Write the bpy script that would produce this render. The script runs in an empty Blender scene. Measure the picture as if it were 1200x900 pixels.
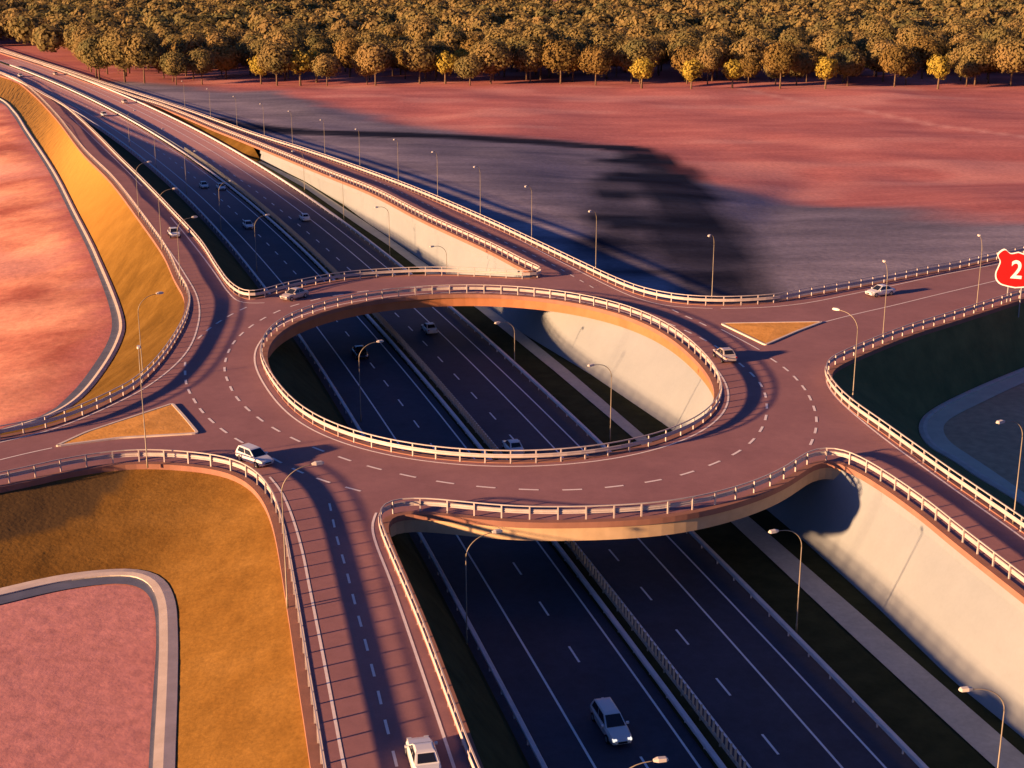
import bpy, bmesh, math, random
import numpy as np
from mathutils import Vector, Matrix
from mathutils.geometry import delaunay_2d_cdt
random.seed(7); rng = np.random.default_rng(7)
SC = bpy.context.scene
COL = SC.collection
R = math.radians

# ------------------------------------------------------------------ survey
FOC, HC = 1700.0, 50.0                       # focal length in px of the 1200 px photo, camera height over the deck
TH = math.atan(520 / FOC); CT, ST = math.cos(TH), math.sin(TH)
ZM = -8.6                                    # motorway level (deck = 0)
ZG = -9.0                                    # fields

def zr(y):                                   # height of the two slip roads along the depth axis
    return float(np.interp(y, [232, 255, 275, 300, 333, 370, 406, 470, 540, 600], [0, -.1, -.4, -1.1, -2.6, -4.1, -5.3, -7.2, -8.3, -8.5]))
def zdeck(x, y):
    return zr(y) if x < 12 else 0.0
def at(u, v, z=0.0):                         # ground survey: pixel of the photo -> point on the level z (number or function)
    dx = (u - 600) / FOC; k = -(v - 450) / FOC
    d = (dx, CT + k * ST, -ST + k * CT)
    if callable(z):
        zz = 0.0
        for i in range(60):
            t = (zz - HC) / d[2]
            zz = .5 * zz + .5 * z(d[0] * t, d[1] * t)
    else:
        zz = z
    t = (zz - HC) / d[2]
    return Vector((d[0] * t, d[1] * t, zz))
def trace(pts, z=zdeck):
    return [at(u, v, z) for u, v in pts]

# ------------------------------------------------------------------ materials
def mat(name, c1, c2=None, rough=.85, scale=1.0, detail=6, bump=0.0, bscale=20.0, spec=.3, stretch=None, c3=None, metal=0.0, coat=0.0, fine=None, joints=None):
    m = bpy.data.materials.new(name); m.use_nodes = True
    nt = m.node_tree; b = nt.nodes['Principled BSDF']
    b.inputs['Roughness'].default_value = rough
    b.inputs['Specular IOR Level'].default_value = spec
    b.inputs['Metallic'].default_value = metal
    b.inputs['Coat Weight'].default_value = coat
    geo = nt.nodes.new('ShaderNodeNewGeometry')
    vec = geo.outputs['Position']
    if stretch:
        mp = nt.nodes.new('ShaderNodeMapping'); mp.inputs['Scale'].default_value = stretch
        nt.links.new(vec, mp.inputs['Vector']); vec = mp.outputs['Vector']
    if c2 is None:
        b.inputs['Base Color'].default_value = (*c1, 1)
    else:
        n = nt.nodes.new('ShaderNodeTexNoise'); n.inputs['Scale'].default_value = scale; n.inputs['Detail'].default_value = detail
        n.inputs['Roughness'].default_value = .62
        nt.links.new(vec, n.inputs['Vector'])
        r = nt.nodes.new('ShaderNodeValToRGB')
        r.color_ramp.elements[0].position = .34; r.color_ramp.elements[0].color = (*c1, 1)
        r.color_ramp.elements[1].position = .66; r.color_ramp.elements[1].color = (*c2, 1)
        if c3:
            e = r.color_ramp.elements.new(.5); e.color = (*c3, 1)
        nt.links.new(n.outputs['Fac'], r.inputs['Fac']); nt.links.new(r.outputs['Color'], b.inputs['Base Color'])
    if fine:                                  # (scale, amount): grain and soiling on top of the main colour
        src = b.inputs['Base Color'].links[0].from_socket
        for sc_, am in fine:
            n3 = nt.nodes.new('ShaderNodeTexNoise'); n3.inputs['Scale'].default_value = sc_; n3.inputs['Detail'].default_value = 8; n3.inputs['Roughness'].default_value = .7
            nt.links.new(geo.outputs['Position'], n3.inputs['Vector'])
            m3 = nt.nodes.new('ShaderNodeMapRange'); m3.inputs['From Min'].default_value = .3; m3.inputs['From Max'].default_value = .7
            m3.inputs['To Min'].default_value = 1 - am; m3.inputs['To Max'].default_value = 1 + am * .6; nt.links.new(n3.outputs['Fac'], m3.inputs['Value'])
            x3 = nt.nodes.new('ShaderNodeVectorMath'); x3.operation = 'SCALE'; nt.links.new(src, x3.inputs[0]); nt.links.new(m3.outputs['Result'], x3.inputs['Scale'])
            src = x3.outputs['Vector']
        nt.links.new(src, b.inputs['Base Color'])
    if bump:
        n2 = nt.nodes.new('ShaderNodeTexNoise'); n2.inputs['Scale'].default_value = bscale; n2.inputs['Detail'].default_value = 5
        nt.links.new(vec, n2.inputs['Vector'])
        bp = nt.nodes.new('ShaderNodeBump'); bp.inputs['Strength'].default_value = bump; bp.inputs['Distance'].default_value = .1
        nt.links.new(n2.outputs['Fac'], bp.inputs['Height']); nt.links.new(bp.outputs['Normal'], b.inputs['Normal'])
    return m
M = {}
M['deck'] = mat('brown_asphalt', (.245, .118, .120), (.305, .150, .148), scale=.12, fine=[(.9, .10), (6.0, .10)])
M['motorway'] = mat('shade_sun_asphalt', (.042, .045, .066), (.056, .061, .090), scale=.15, rough=.8, fine=[(1.2, .12), (6.0, .12)])
def shade_to_sun(m, y0, y1, ca, cb):           # dark near colour paints in shade, brown far colour paints in sun
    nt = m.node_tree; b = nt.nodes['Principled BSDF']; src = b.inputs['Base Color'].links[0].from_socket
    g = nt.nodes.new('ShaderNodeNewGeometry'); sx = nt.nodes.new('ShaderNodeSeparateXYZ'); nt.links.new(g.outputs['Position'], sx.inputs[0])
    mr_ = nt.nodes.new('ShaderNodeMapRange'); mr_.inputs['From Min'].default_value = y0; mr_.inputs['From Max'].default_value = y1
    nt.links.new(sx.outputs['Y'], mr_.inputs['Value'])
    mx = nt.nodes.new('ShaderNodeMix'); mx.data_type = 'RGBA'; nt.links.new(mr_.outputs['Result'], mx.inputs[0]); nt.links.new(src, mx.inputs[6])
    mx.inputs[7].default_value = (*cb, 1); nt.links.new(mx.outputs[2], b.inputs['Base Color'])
shade_to_sun(M['motorway'], 310, 410, None, (.47, .255, .235))
M['white'] = mat('road_paint', (.70, .61, .58), (.80, .71, .67), scale=1.5)
M['white_low'] = mat('motorway_paint', (.72, .72, .72), (.80, .80, .80), scale=1.5)
M['concrete'] = mat('cream_concrete', (.190, .215, .240), (.212, .236, .260), scale=.12, rough=.9, fine=[(.5, .03), (3.0, .04)])
M['ledge'] = mat('red_concrete', (.22, .105, .075), (.27, .13, .095), scale=.5, rough=.9)
M['girder'] = mat('ochre_concrete', (.44, .31, .18), (.50, .36, .22), scale=.4, rough=.9, fine=[(1.0, .08)])
M['terracotta'] = mat('terracotta_concrete', (.30, .12, .05), (.36, .15, .07), scale=.4, rough=.9)
M['grass_low'] = mat('brown_orange_grass', (.20, .098, .020), (.26, .136, .032), c3=(.23, .117, .025), scale=.18, detail=9, bump=.45, bscale=2.2, rough=1, spec=.05, fine=[(.5, .14), (2.5, .22)])
M['grass'] = mat('dry_orange_grass', (.095, .052, .010), (.155, .088, .020), c3=(.125, .069, .014), scale=.16, detail=9, bump=.45, bscale=2.2, rough=1, spec=.05, fine=[(.5, .14), (2.5, .22)])
M['grass_flat'] = mat('dry_island_grass', (.60, .29, .07), (.78, .39, .105), scale=.6, detail=8, bump=.3, bscale=3, rough=1, spec=.05)
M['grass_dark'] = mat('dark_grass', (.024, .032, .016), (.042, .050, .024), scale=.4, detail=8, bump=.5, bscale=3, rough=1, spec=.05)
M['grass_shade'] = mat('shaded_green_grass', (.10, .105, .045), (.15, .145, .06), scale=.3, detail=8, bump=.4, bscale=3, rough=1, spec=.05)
M['apron_pale'] = mat('pale_apron_concrete', (.55, .48, .36), (.64, .56, .42), scale=.4, rough=.9)
M['kerb'] = mat('kerb_concrete', (.55, .46, .38), (.66, .56, .47), scale=.7, rough=.9)
M['apron'] = mat('grey_concrete', (.085, .10, .15), (.125, .14, .20), scale=.4, rough=.9)
M['path'] = mat('path_paving', (.38, .39, .35), (.45, .46, .41), scale=.5, rough=.9, fine=[(2.0, .1)])
M['rail'] = mat('galvanised_steel', (.37, .32, .30), (.45, .39, .37), scale=.8, rough=.55, metal=0.0, spec=.5)
M['rail_low'] = mat('grey_steel', (.50, .48, .50), (.60, .58, .60), scale=.8, rough=.5, spec=.5)
M['fence'] = mat('olive_fence_steel', (.30, .30, .26), (.38, .37, .32), scale=1.0, rough=.6)
M['pole'] = mat('lamp_steel', (.20, .17, .12), (.26, .22, .16), scale=1.0, rough=.5, spec=.5)
M['head'] = mat('lamp_head', (.55, .50, .44), rough=.4, spec=.5)
M['bark'] = mat('bark', (.10, .065, .04), (.17, .11, .07), scale=1.5, rough=1)
M['leaf'] = mat('autumn_leaf', (.135, .128, .054), (.265, .185, .074), c3=(.215, .165, .062), scale=.055, detail=3, rough=.9, spec=.1)
M['leaf_front'] = mat('golden_leaf', (.14, .10, .032), (.25, .165, .055), scale=.07, detail=3, rough=.9, spec=.1)
M['leaf_yellow'] = mat('yellow_leaf', (.30, .235, .04), (.42, .32, .06), scale=.2, detail=3, rough=.9, spec=.1)
for k_ in ('leaf', 'leaf_front', 'leaf_yellow'):       # leaves let some light through
    nt = M[k_].node_tree; b_ = nt.nodes['Principled BSDF']; out_ = nt.nodes['Material Output']
    tr_ = nt.nodes.new('ShaderNodeBsdfTranslucent'); nt.links.new(b_.inputs['Base Color'].links[0].from_socket, tr_.inputs['Color'])
    mx_ = nt.nodes.new('ShaderNodeMixShader'); mx_.inputs[0].default_value = .32
    nt.links.new(b_.outputs[0], mx_.inputs[1]); nt.links.new(tr_.outputs[0], mx_.inputs[2]); nt.links.new(mx_.outputs[0], out_.inputs['Surface'])
M['paint_white'] = mat('white_car_paint', (.62, .62, .62), rough=.3, spec=.5, coat=.6)
M['paint_dark'] = mat('black_car_paint', (.02, .02, .025), rough=.25, spec=.5, coat=.8)
M['paint_tan'] = mat('tan_car_paint', (.42, .36, .33), rough=.35, spec=.5, coat=.5)
M['glass'] = mat('car_glass', (.012, .014, .022), rough=.08, spec=.6)
M['tyre'] = mat('tyre_rubber', (.02, .02, .02), rough=.9)
M['rim'] = mat('alloy_rim', (.45, .45, .46), rough=.35, metal=.6)
M['tail'] = mat('tail_lamp', (.35, .015, .01), rough=.3)
M['marker_red'] = mat('marker_red', (.46, .003, .004), rough=.5, spec=.2)
M['marker_white'] = mat('marker_white', (.60, .60, .62), rough=.5, spec=.2)
M['marker_back'] = mat('marker_back', (.25, .25, .26), rough=.5)
def emis(name, col, s):
    m = bpy.data.materials.new(name); m.use_nodes = True
    b = m.node_tree.nodes['Principled BSDF']; b.inputs['Base Color'].default_value = (*col, 1)
    b.inputs['Emission Color'].default_value = (*col, 1); b.inputs['Emission Strength'].default_value = s
    return m
M['headlight'] = emis('headlight_lit', (1, .93, .80), .32)
M['headlight_off'] = mat('headlight_glass', (.5, .5, .5), rough=.15, spec=.6)

# ------------------------------------------------------------------ object helpers
def obj(name, me, m=None, parent=None):
    o = bpy.data.objects.new(name, me); COL.objects.link(o)
    if m is not None and me is not None and not me.materials: me.materials.append(m)
    if parent is not None: o.parent = parent
    return o
def tag(o, label, cat, group=None):
    o['label'] = label; o['category'] = cat
    if group: o['group'] = group
    return o
def struct(o, label=None):
    o['kind'] = 'structure'
    if label: o['label'] = label
    return o
def thing(name, label, cat, loc=(0, 0, 0), rz=0, group=None):
    o = bpy.data.objects.new(name, None); COL.objects.link(o)
    o.location = loc; o.rotation_euler = (0, 0, rz); o.empty_display_size = .3
    return tag(o, label, cat, group)
def dup(root, loc, rz, label, group=None):
    def cp(o, parent):
        c = o.copy(); COL.objects.link(c); c.parent = parent
        for ch in o.children: cp(ch, c)
        return c
    r = cp(root, None); r.location = loc; r.rotation_euler = (0, 0, rz); r['label'] = label
    if group: r['group'] = group
    return r
class MB:
    def __init__(s): s.v = []; s.f = []
    def add(s, vs, fs):
        n = len(s.v); s.v += [tuple(p) for p in vs]; s.f += [tuple(i + n for i in f) for f in fs]; return s
    def box(s, c, d, rz=0, tilt=None):
        x, y, z = d[0] / 2, d[1] / 2, d[2] / 2
        vs = [Vector((a * x, b * y, e * z)) for a in (-1, 1) for b in (-1, 1) for e in (-1, 1)]
        m = Matrix.Rotation(rz, 3, 'Z')
        if tilt: m = m @ Matrix.Rotation(tilt, 3, 'Y')
        vs = [m @ p + Vector(c) for p in vs]
        return s.add(vs, [(0, 1, 3, 2), (4, 6, 7, 5), (0, 4, 5, 1), (2, 3, 7, 6), (0, 2, 6, 4), (1, 5, 7, 3)])
    def tube(s, path, radii, n=8):
        P = [Vector(p) for p in path]; rings = []
        for i, p in enumerate(P):
            t = (P[min(i + 1, len(P) - 1)] - P[max(i - 1, 0)]).normalized()
            a = t.cross(Vector((0, 1, 0)) if abs(t.y) < .9 else Vector((1, 0, 0))).normalized(); b = t.cross(a)
            r = radii[i] if isinstance(radii, (list, tuple)) else radii
            rings.append([p + a * r * math.cos(2 * math.pi * k / n) + b * r * math.sin(2 * math.pi * k / n) for k in range(n)])
        vs = [q for r_ in rings for q in r_]; fs = []
        for i in range(len(P) - 1):
            for k in range(n):
                fs.append((i * n + k, i * n + (k + 1) % n, (i + 1) * n + (k + 1) % n, (i + 1) * n + k))
        fs.append(tuple(range(n))[::-1]); fs.append(tuple((len(P) - 1) * n + k for k in range(n)))
        return s.add(vs, fs)
    def mesh(s, name, smooth=False):
        me = bpy.data.meshes.new(name); me.from_pydata(s.v, [], s.f); me.validate()
        bm = bmesh.new(); bm.from_mesh(me); bmesh.ops.recalc_face_normals(bm, faces=bm.faces); bm.to_mesh(me); bm.free()
        if smooth: me.polygons.foreach_set('use_smooth', [True] * len(me.polygons))
        return me
    def up(s, name, smooth=False):           # open sheets: make every face look upwards
        me = bpy.data.meshes.new(name); me.from_pydata(s.v, [], s.f); me.validate()
        bm = bmesh.new(); bm.from_mesh(me)
        for f in bm.faces:
            f.normal_update()
            if f.normal.z < 0: f.normal_flip()
        bm.to_mesh(me); bm.free()
        if smooth: me.polygons.foreach_set('use_smooth', [True] * len(me.polygons))
        return me

# ------------------------------------------------------------------ path helpers
def crom(P, step=1.5, closed=False):
    P = [Vector(p) for p in P]; n = len(P); out = []
    rngi = range(n if closed else n - 1)
    for i in rngi:
        p1, p2 = P[i], P[(i + 1) % n]
        p0 = P[i - 1] if (closed or i > 0) else p1 * 2 - p2
        p3 = P[(i + 2) % n] if (closed or i < n - 2) else p2 * 2 - p1
        d01, d12, d23 = [max(1e-4, (b - a).length) ** .5 for a, b in ((p0, p1), (p1, p2), (p2, p3))]
        k = max(1, int((p2 - p1).length / step))
        m1 = (p2 - p1) + ((p1 - p0) / d01 - (p2 - p0) / (d01 + d12)) * d12
        m2 = (p2 - p1) + ((p3 - p2) / d23 - (p3 - p1) / (d12 + d23)) * d12
        for j in range(k):
            t = j / k; t2, t3 = t * t, t * t * t
            out.append(p1 * (2 * t3 - 3 * t2 + 1) + m1 * (t3 - 2 * t2 + t) + p2 * (-2 * t3 + 3 * t2) + m2 * (t3 - t2))
    if not closed: out.append(P[-1])
    return out
def resample(P, step, closed=False):
    Q = list(P) + ([P[0]] if closed else [])
    L = [0]
    for a, b in zip(Q, Q[1:]): L.append(L[-1] + (b - a).length)
    n = max(1, round(L[-1] / step)); A = np.array([tuple(q) for q in Q]); ts = np.linspace(0, L[-1], n + 1)
    if closed: ts = ts[:-1]
    return [Vector([float(np.interp(t, L, A[:, k])) for k in range(3)]) for t in ts]
def smooth(P, it=3, closed=False):
    P = [p.copy() for p in P]; n = len(P)
    for _ in range(it):
        Q = [p.copy() for p in P]
        for i in range(n):
            if closed or 0 < i < n - 1:
                Q[i] = (P[i - 1] + P[i] * 2 + P[(i + 1) % n]) / 4
        P = Q
    return P
def line(px, z=zdeck, step=1.2, it=4):
    return smooth(resample(crom(trace(px, z), 1.0), step), it)
def frames(P, closed=False):
    n = len(P); out = []
    for i in range(n):
        a = P[i - 1] if (closed or i > 0) else P[i]; b = P[(i + 1) % n] if (closed or i < n - 1) else P[i]
        t = Vector((b.x - a.x, b.y - a.y, 0))
        t = t.normalized() if t.length > 1e-6 else Vector((1, 0, 0))
        out.append((t, Vector((t.y, -t.x, 0))))      # tangent, right-hand side
    return out
def offset(P, d, dz=0, closed=False):
    return [p + r * d + Vector((0, 0, dz)) for p, (t, r) in zip(P, frames(P, closed))]
def sweep(P, prof, closed=False, mb=None, cap=True):
    mb = mb or MB(); F = frames(P, closed); k = len(prof); vs = []; fs = []
    for p, (t, r) in zip(P, F):
        for o, z in prof: vs.append(p + r * o + Vector((0, 0, z)))
    n = len(P)
    for i in range(n if closed else n - 1):
        j = (i + 1) % n
        for a in range(k):
            b = (a + 1) % k
            fs.append((i * k + a, j * k + a, j * k + b, i * k + b))
    if not closed and cap:
        fs.append(tuple(range(k))); fs.append(tuple((n - 1) * k + a for a in range(k))[::-1])
    return mb.add(vs, fs)
def rect(o0, o1, z0, z1): return [(o0, z0), (o1, z0), (o1, z1), (o0, z1)]
def ribbon(A, B, nx=1, mb=None, bulge=0.0, rough=0.0):
    mb = mb or MB(); n = len(A); vs = []; fs = []
    for i in range(n):
        for j in range(nx + 1):
            t = j / nx; p = A[i].lerp(B[i], t)
            if rough and 0 < j < nx: p = p + Vector((0, 0, random.uniform(-rough, rough)))
            if bulge: p = p + Vector((0, 0, bulge * math.sin(math.pi * t)))
            vs.append(p)
    for i in range(n - 1):
        for j in range(nx):
            a = i * (nx + 1) + j
            fs.append((a, a + 1, a + nx + 2, a + nx + 1))
    return mb.add(vs, fs)
def strip(P, w, lift=.02, mb=None):
    return ribbon(offset(P, -w / 2, lift), offset(P, w / 2, lift), 1, mb)
def dashes(P, w, on, period, lift=.02, mb=None, start=0.0):
    mb = mb or MB(); L = [0]
    for a, b in zip(P, P[1:]): L.append(L[-1] + (b - a).length)
    A = np.array([tuple(q) for q in P]); s = start
    f = lambda t: Vector([float(np.interp(t, L, A[:, k])) for k in range(3)])
    while s + on < L[-1]:
        strip([f(s + on * i / 3) for i in range(4)], w, lift, mb); s += period
    return mb
def uvpoly_inside(x, y, poly):
    X, Y = poly[:, 0], poly[:, 1]; X2, Y2 = np.roll(X, -1), np.roll(Y, -1)
    ins = np.zeros(x.shape, bool)
    for a, b, c, d in zip(X, Y, X2, Y2):
        cond = ((b > y) != (d > y))
        with np.errstate(divide='ignore', invalid='ignore'):
            xi = (c - a) * (y - b) / (d - b) + a
        ins ^= cond & (x < xi)
    return ins
def by_y(P, ys):                             # sample a polyline that runs along the depth axis at given depths
    Q = sorted(P, key=lambda p: p.y); Y = [p.y for p in Q]
    return [Vector((float(np.interp(y, Y, [p.x for p in Q])), y, float(np.interp(y, Y, [p.z for p in Q])))) for y in ys]

# ------------------------------------------------------------------ deck outline (guard rail lines)
R6 = line([(-40, 74), (0, 88), (20, 95), (40, 110), (67, 138), (100, 180), (133, 213), (167, 257), (197, 300), (210, 328), (221, 348), (222, 362), (217, 380), (207, 399), (194, 419), (180, 436), (166, 450), (152, 461), (136, 469), (118, 478), (99, 487), (77, 495), (53, 503), (27, 509), (0, 514), (-120, 536)])
R1 = line([(-120, 592), (0, 569.5), (14, 567), (44, 560), (73, 553), (103, 548), (133, 543.5), (163, 541.5), (192, 542), (220, 544), (249, 547), (275, 553), (298, 565), (315, 583), (326, 606), (333, 632), (339, 664), (345.7, 703), (350, 728), (354, 753), (358, 779), (363, 811), (368.5, 843), (374, 878), (392, 990), (400, 1040)])
R2 = line([(612, 1040), (580, 965), (552, 899), (538, 861), (518, 806), (498, 752), (479, 705), (461, 663), (449, 634), (444, 617), (446, 607), (455, 601), (473, 599), (504, 600), (537, 603.5), (570, 607), (603, 609.5), (635, 610.5), (668, 610), (700, 609.5), (731, 608), (760, 606), (790, 602.5), (828, 595.5), (865, 585.5), (885, 578.5), (903, 571), (920, 562), (933, 553), (945, 544.5), (960, 538), (978, 538), (1003, 548), (1040, 570), (1093, 608), (1115, 626.5), (1139, 645.5), (1165, 666), (1192, 687), (1260, 740), (1340, 802)])
R3 = line([(1340, 727), (1240, 655), (1194, 621), (1169, 604), (1145, 587), (1123, 572), (1103, 558), (1084, 544), (1063, 529), (1033, 507), (1000, 483.5), (980, 465), (969, 448), (967, 438), (973, 431), (986, 424), (996, 419.5), (1008, 414.5), (1018, 410), (1029, 405.5), (1040, 401), (1073, 389), (1095, 382.5), (1117, 375.5), (1139, 368.5), (1159, 362), (1200, 348.5), (1340, 303)])
R4 = line([(1340, 266), (1260, 283), (1200, 297.5), (1140, 311), (1120, 316), (1098, 319.5), (1065, 326), (1019, 335), (980, 342), (940, 349), (918, 354), (902, 356), (885, 357), (866, 358), (848, 358.6), (828, 358), (806, 357), (786, 354.5), (766, 350.6), (748, 345.6), (734, 340.5), (711, 330.5), (680, 315.5), (640, 296), (577, 266), (500, 232), (439, 208), (360, 180), (300, 161), (220, 132), (160, 112), (120, 99), (80, 85), (30, 69), (0, 59), (-40, 46)])
DIN = line([(-38, 49), (0, 61.5), (50, 77.5), (80, 88), (100, 95.5), (130, 106), (164, 118), (184, 124), (215, 136), (253, 152), (281, 163), (333, 184), (387, 206), (439, 227), (500, 258.5), (579, 295), (613, 313), (630, 321), (636, 324.5), (630, 327), (612, 327)], it=2)
R5 = line([(612, 327), (590, 325.8), (560, 324.2), (517, 322.8), (490, 323), (460, 324.2), (426, 326.5), (409, 328), (392, 330.5), (377, 333), (362, 336), (347, 339), (333, 342), (319, 346.5), (304, 351), (293, 353), (284, 350), (270, 340), (256, 321), (236, 290), (200, 250), (160, 208), (140, 188), (115, 162), (93, 141), (76, 127), (60, 117.5), (40, 107), (12, 92), (-30, 76)])
ring_px = [(310, 433), (320, 460), (333, 480), (367, 497), (400, 505), (433, 512), (500, 528), (567, 538), (650, 546), (717, 533), (777, 517), (815, 503), (833, 490), (838, 465), (836, 440), (820, 417), (797, 400), (777, 386), (735, 369), (683, 358), (620, 349), (567, 346), (500, 344), (450, 348.5), (400, 357.5), (350, 376), (330, 392)]
ring_px = [(310, 430), (315, 448), (325, 466), (340, 482), (367, 498), (400, 511), (433, 521), (466, 529), (500, 536), (567, 543), (650, 544), (717, 536), (777, 519), (812, 503), (832, 486), (840, 463), (836, 440), (820, 418), (797, 400), (777, 386), (735, 369), (683, 357), (620, 349), (567, 346), (500, 344), (450, 348.5), (400, 357.5), (350, 376), (325, 396)]
_r = [at(u, v) for u, v in ring_px]
RC = sum(_r, Vector()) / len(_r)
_a = np.array([math.atan2(p.y - RC.y, p.x - RC.x) for p in _r]); _d = np.array([(p - RC).length for p in _r])
def fourier(a, n=3): return np.stack([np.ones_like(a)] + [f(k * a) for k in range(1, n + 1) for f in (np.cos, np.sin)], 1)
_c = np.linalg.lstsq(fourier(_a), _d, rcond=None)[0]
RING = []
for k in range(140):                         # clockwise: the opening lies on the right-hand side
    a = -2 * math.pi * k / 140; rr = float((fourier(np.array([a])) @ _c)[0])
    RING.append(RC + Vector((math.cos(a), math.sin(a), 0)) * rr)

OUT = R6 + R1 + R2 + R3 + R4 + DIN + R5
outp = np.array([(p.x, p.y) for p in OUT]); holep = np.array([(p.x, p.y) for p in RING])
gx, gy = np.meshgrid(np.arange(-240, 150, 4.0), np.arange(60, 680, 4.0)); gx, gy = gx.ravel(), gy.ravel()
ok = uvpoly_inside(gx, gy, outp) & ~uvpoly_inside(gx, gy, holep)
dmin = np.full(gx.shape, 1e9)
for q in np.vstack([outp, holep]): dmin = np.minimum(dmin, (gx - q[0]) ** 2 + (gy - q[1]) ** 2)
ok &= dmin > 1.2
V2 = [Vector(p) for p in outp] + [Vector(p) for p in holep] + [Vector((a, b)) for a, b in zip(gx[ok], gy[ok])]
n1, n2 = len(outp), len(holep)
E2 = [(i, (i + 1) % n1) for i in range(n1)] + [(n1 + i, n1 + (i + 1) % n2) for i in range(n2)]
vo, eo, fo, _, _, _ = delaunay_2d_cdt(V2, E2, [], 0, 1e-4)
cx = np.array([sum(vo[i].x for i in f) / 3 for f in fo]); cy = np.array([sum(vo[i].y for i in f) / 3 for f in fo])
keep = uvpoly_inside(cx, cy, outp) & ~uvpoly_inside(cx, cy, holep)
b = MB(); b.add([(p.x, p.y, zdeck(p.x, p.y)) for p in vo], [f for f, k in zip(fo, keep) if k])
DECK = struct(obj('elevated_road', b.up('elevated_road'), M['deck']), 'brown asphalt roundabout and slip roads raised over the motorway')
# underside slab, edge beams and girders
b = MB(); b.add([(p.x, p.y, zdeck(p.x, p.y) - .55) for p in vo], [f for f, k in zip(fo, keep) if k])
obj('deck_underside', b.up('deck_underside'), M['concrete'], DECK)
EDGE = rect(-.02, .72, -.46, .10)
b = MB()
for P in (R6, R1, R2, R3, R4, DIN, R5): sweep(P, EDGE, False, b)
sweep(RING, EDGE, True, b)
obj('edge_beam', b.mesh('edge_beam'), M['ledge'], DECK)
# girders of the two bridges
iA = min(range(len(R2)), key=lambda i: (R2[i] - at(447, 606)).length); iB = min(range(len(R2)), key=lambda i: (R2[i] - at(1003, 548)).length)
S_SOUTH = R2[iA:iB]
jA = min(range(len(R5)), key=lambda i: (R5[i] - at(600, 326)).length); jB = min(range(len(R5)), key=lambda i: (R5[i] - at(284, 350)).length)
b = MB(); sweep(S_SOUTH, rect(-.4, .52, -1.75, -.465), False, b); sweep(R5[jA:jB], rect(-.4, .52, -1.75, -.465), False, b)
obj('bridge_girder', b.mesh('bridge_girder'), M['girder'], DECK)
b = MB(); sweep(RING, rect(-.4, .45, -1.75, -.465), True, b)
obj('ring_girder', b.mesh('ring_girder'), M['terracotta'], DECK)

# ------------------------------------------------------------------ road markings on the deck
b = MB()
SOL = .22
for px in ([(0, 518.5), (50, 507), (95, 491), (133, 474), (163, 459), (187, 443), (205, 428), (217, 415), (226, 400), (231, 385), (234, 366), (230, 345), (217, 322), (200, 296), (170, 255), (135, 210), (102, 177), (69, 136)],
           [(316, 559), (328, 573), (336, 589), (345, 613), (355, 649), (361, 680), (378, 766), (403, 898), (420, 985)],
           [(560, 985), (532, 899), (492, 780), (457, 679), (440, 636), (435, 613), (441, 601)],
           [(964, 378), (999, 369), (1047, 358), (1100, 345), (1159, 331), (1200, 321), (1330, 288)],
           [(845, 361.5), (893, 360.5), (940, 356), (999, 344.5), (1047, 334.5), (1100, 323), (1159, 311.5), (1210, 301)],
           [(970, 437), (968, 447), (980, 466), (1005, 489), (1040, 517), (1080, 546), (1130, 582), (1180, 617), (1240, 662)],
           [(0, 539), (30, 531.5), (61, 525)],
           [(82, 136), (120, 172), (165, 217), (202, 257), (234, 296), (256, 326), (268, 343), (286, 356), (310, 355)],
           [(560, 258.5), (600, 276.5), (640, 298), (680, 318.5), (719, 338), (745, 349), (785, 359), (835, 361.6)],
           [(480, 223), (520, 240.5), (560, 258.5)],
           [(845, 386), (870, 399), (890, 410)],
           [(0, 557), (44, 549), (103, 537), (163, 531), (220, 533), (262, 541)]):
    strip(line(px), SOL, .02, b)
rl = offset(RING, -.9, 0, True)
strip(rl + [rl[0]], SOL, .02, b)
inner_px = [(329, 363), (313, 371), (300, 378), (288, 387), (278, 396), (271, 405), (266, 416), (263, 427), (263, 437), (268, 449), (274, 462), (284, 474), (300, 488), (317, 500), (339, 512), (363, 523), (393, 534), (425, 545), (461, 554), (498, 562), (537, 568), (577, 572), (618, 574), (657, 575), (697, 573), (733, 569), (767, 564), (797, 558), (825, 548), (848, 539), (867, 529), (881, 518), (891, 506), (897, 493), (899, 481), (898, 467), (894, 454), (886, 443), (874, 432), (850, 413), (827, 399), (800, 386), (765, 372), (720, 358), (660, 345), (600, 339), (540, 336), (480, 337), (420, 342), (370, 351)]
ci = smooth(resample(crom([at(u, v) for u, v in inner_px], 1, True), 1.0, True), 8, True)
dashes(ci + [ci[0]], .28, 1.9, 4.15, .02, b, .3)
for px, st in (([(289, 360), (272, 368), (257, 377), (244, 386), (231, 398)], 0), ([(217, 423), (217, 440), (219, 454), (227, 468), (237, 483), (252, 497), (272, 512), (298, 526), (327, 541), (350, 553), (375, 562), (400, 570), (428, 577), (456, 584)], .5),
               ([(903, 420), (922, 433), (935, 446), (946, 460), (953, 475), (957, 489), (956, 505), (951, 519), (944, 531)], 0),
               ([(786, 362), (800, 369), (820, 378), (840, 388)], .5)):
    dashes(line(px), .28, 1.9, 3.9, .02, b, st)
dashes(line([(386, 590), (390, 608), (395, 632), (402, 654), (409, 680), (416, 708), (424, 736), (432, 767), (441, 801), (450, 840), (461, 882), (475, 940), (490, 1000)]), .2, 1.9, 4.0, .02, b, 0)
dashes(line([(440, 211.5), (488, 234), (560, 268.5), (600, 288), (643, 308), (679, 328), (700, 340)]), .2, 1.6, 4.0, .02, b, 0)
obj('lane_marking', b.up('lane_marking'), M['white'], DECK)

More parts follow.
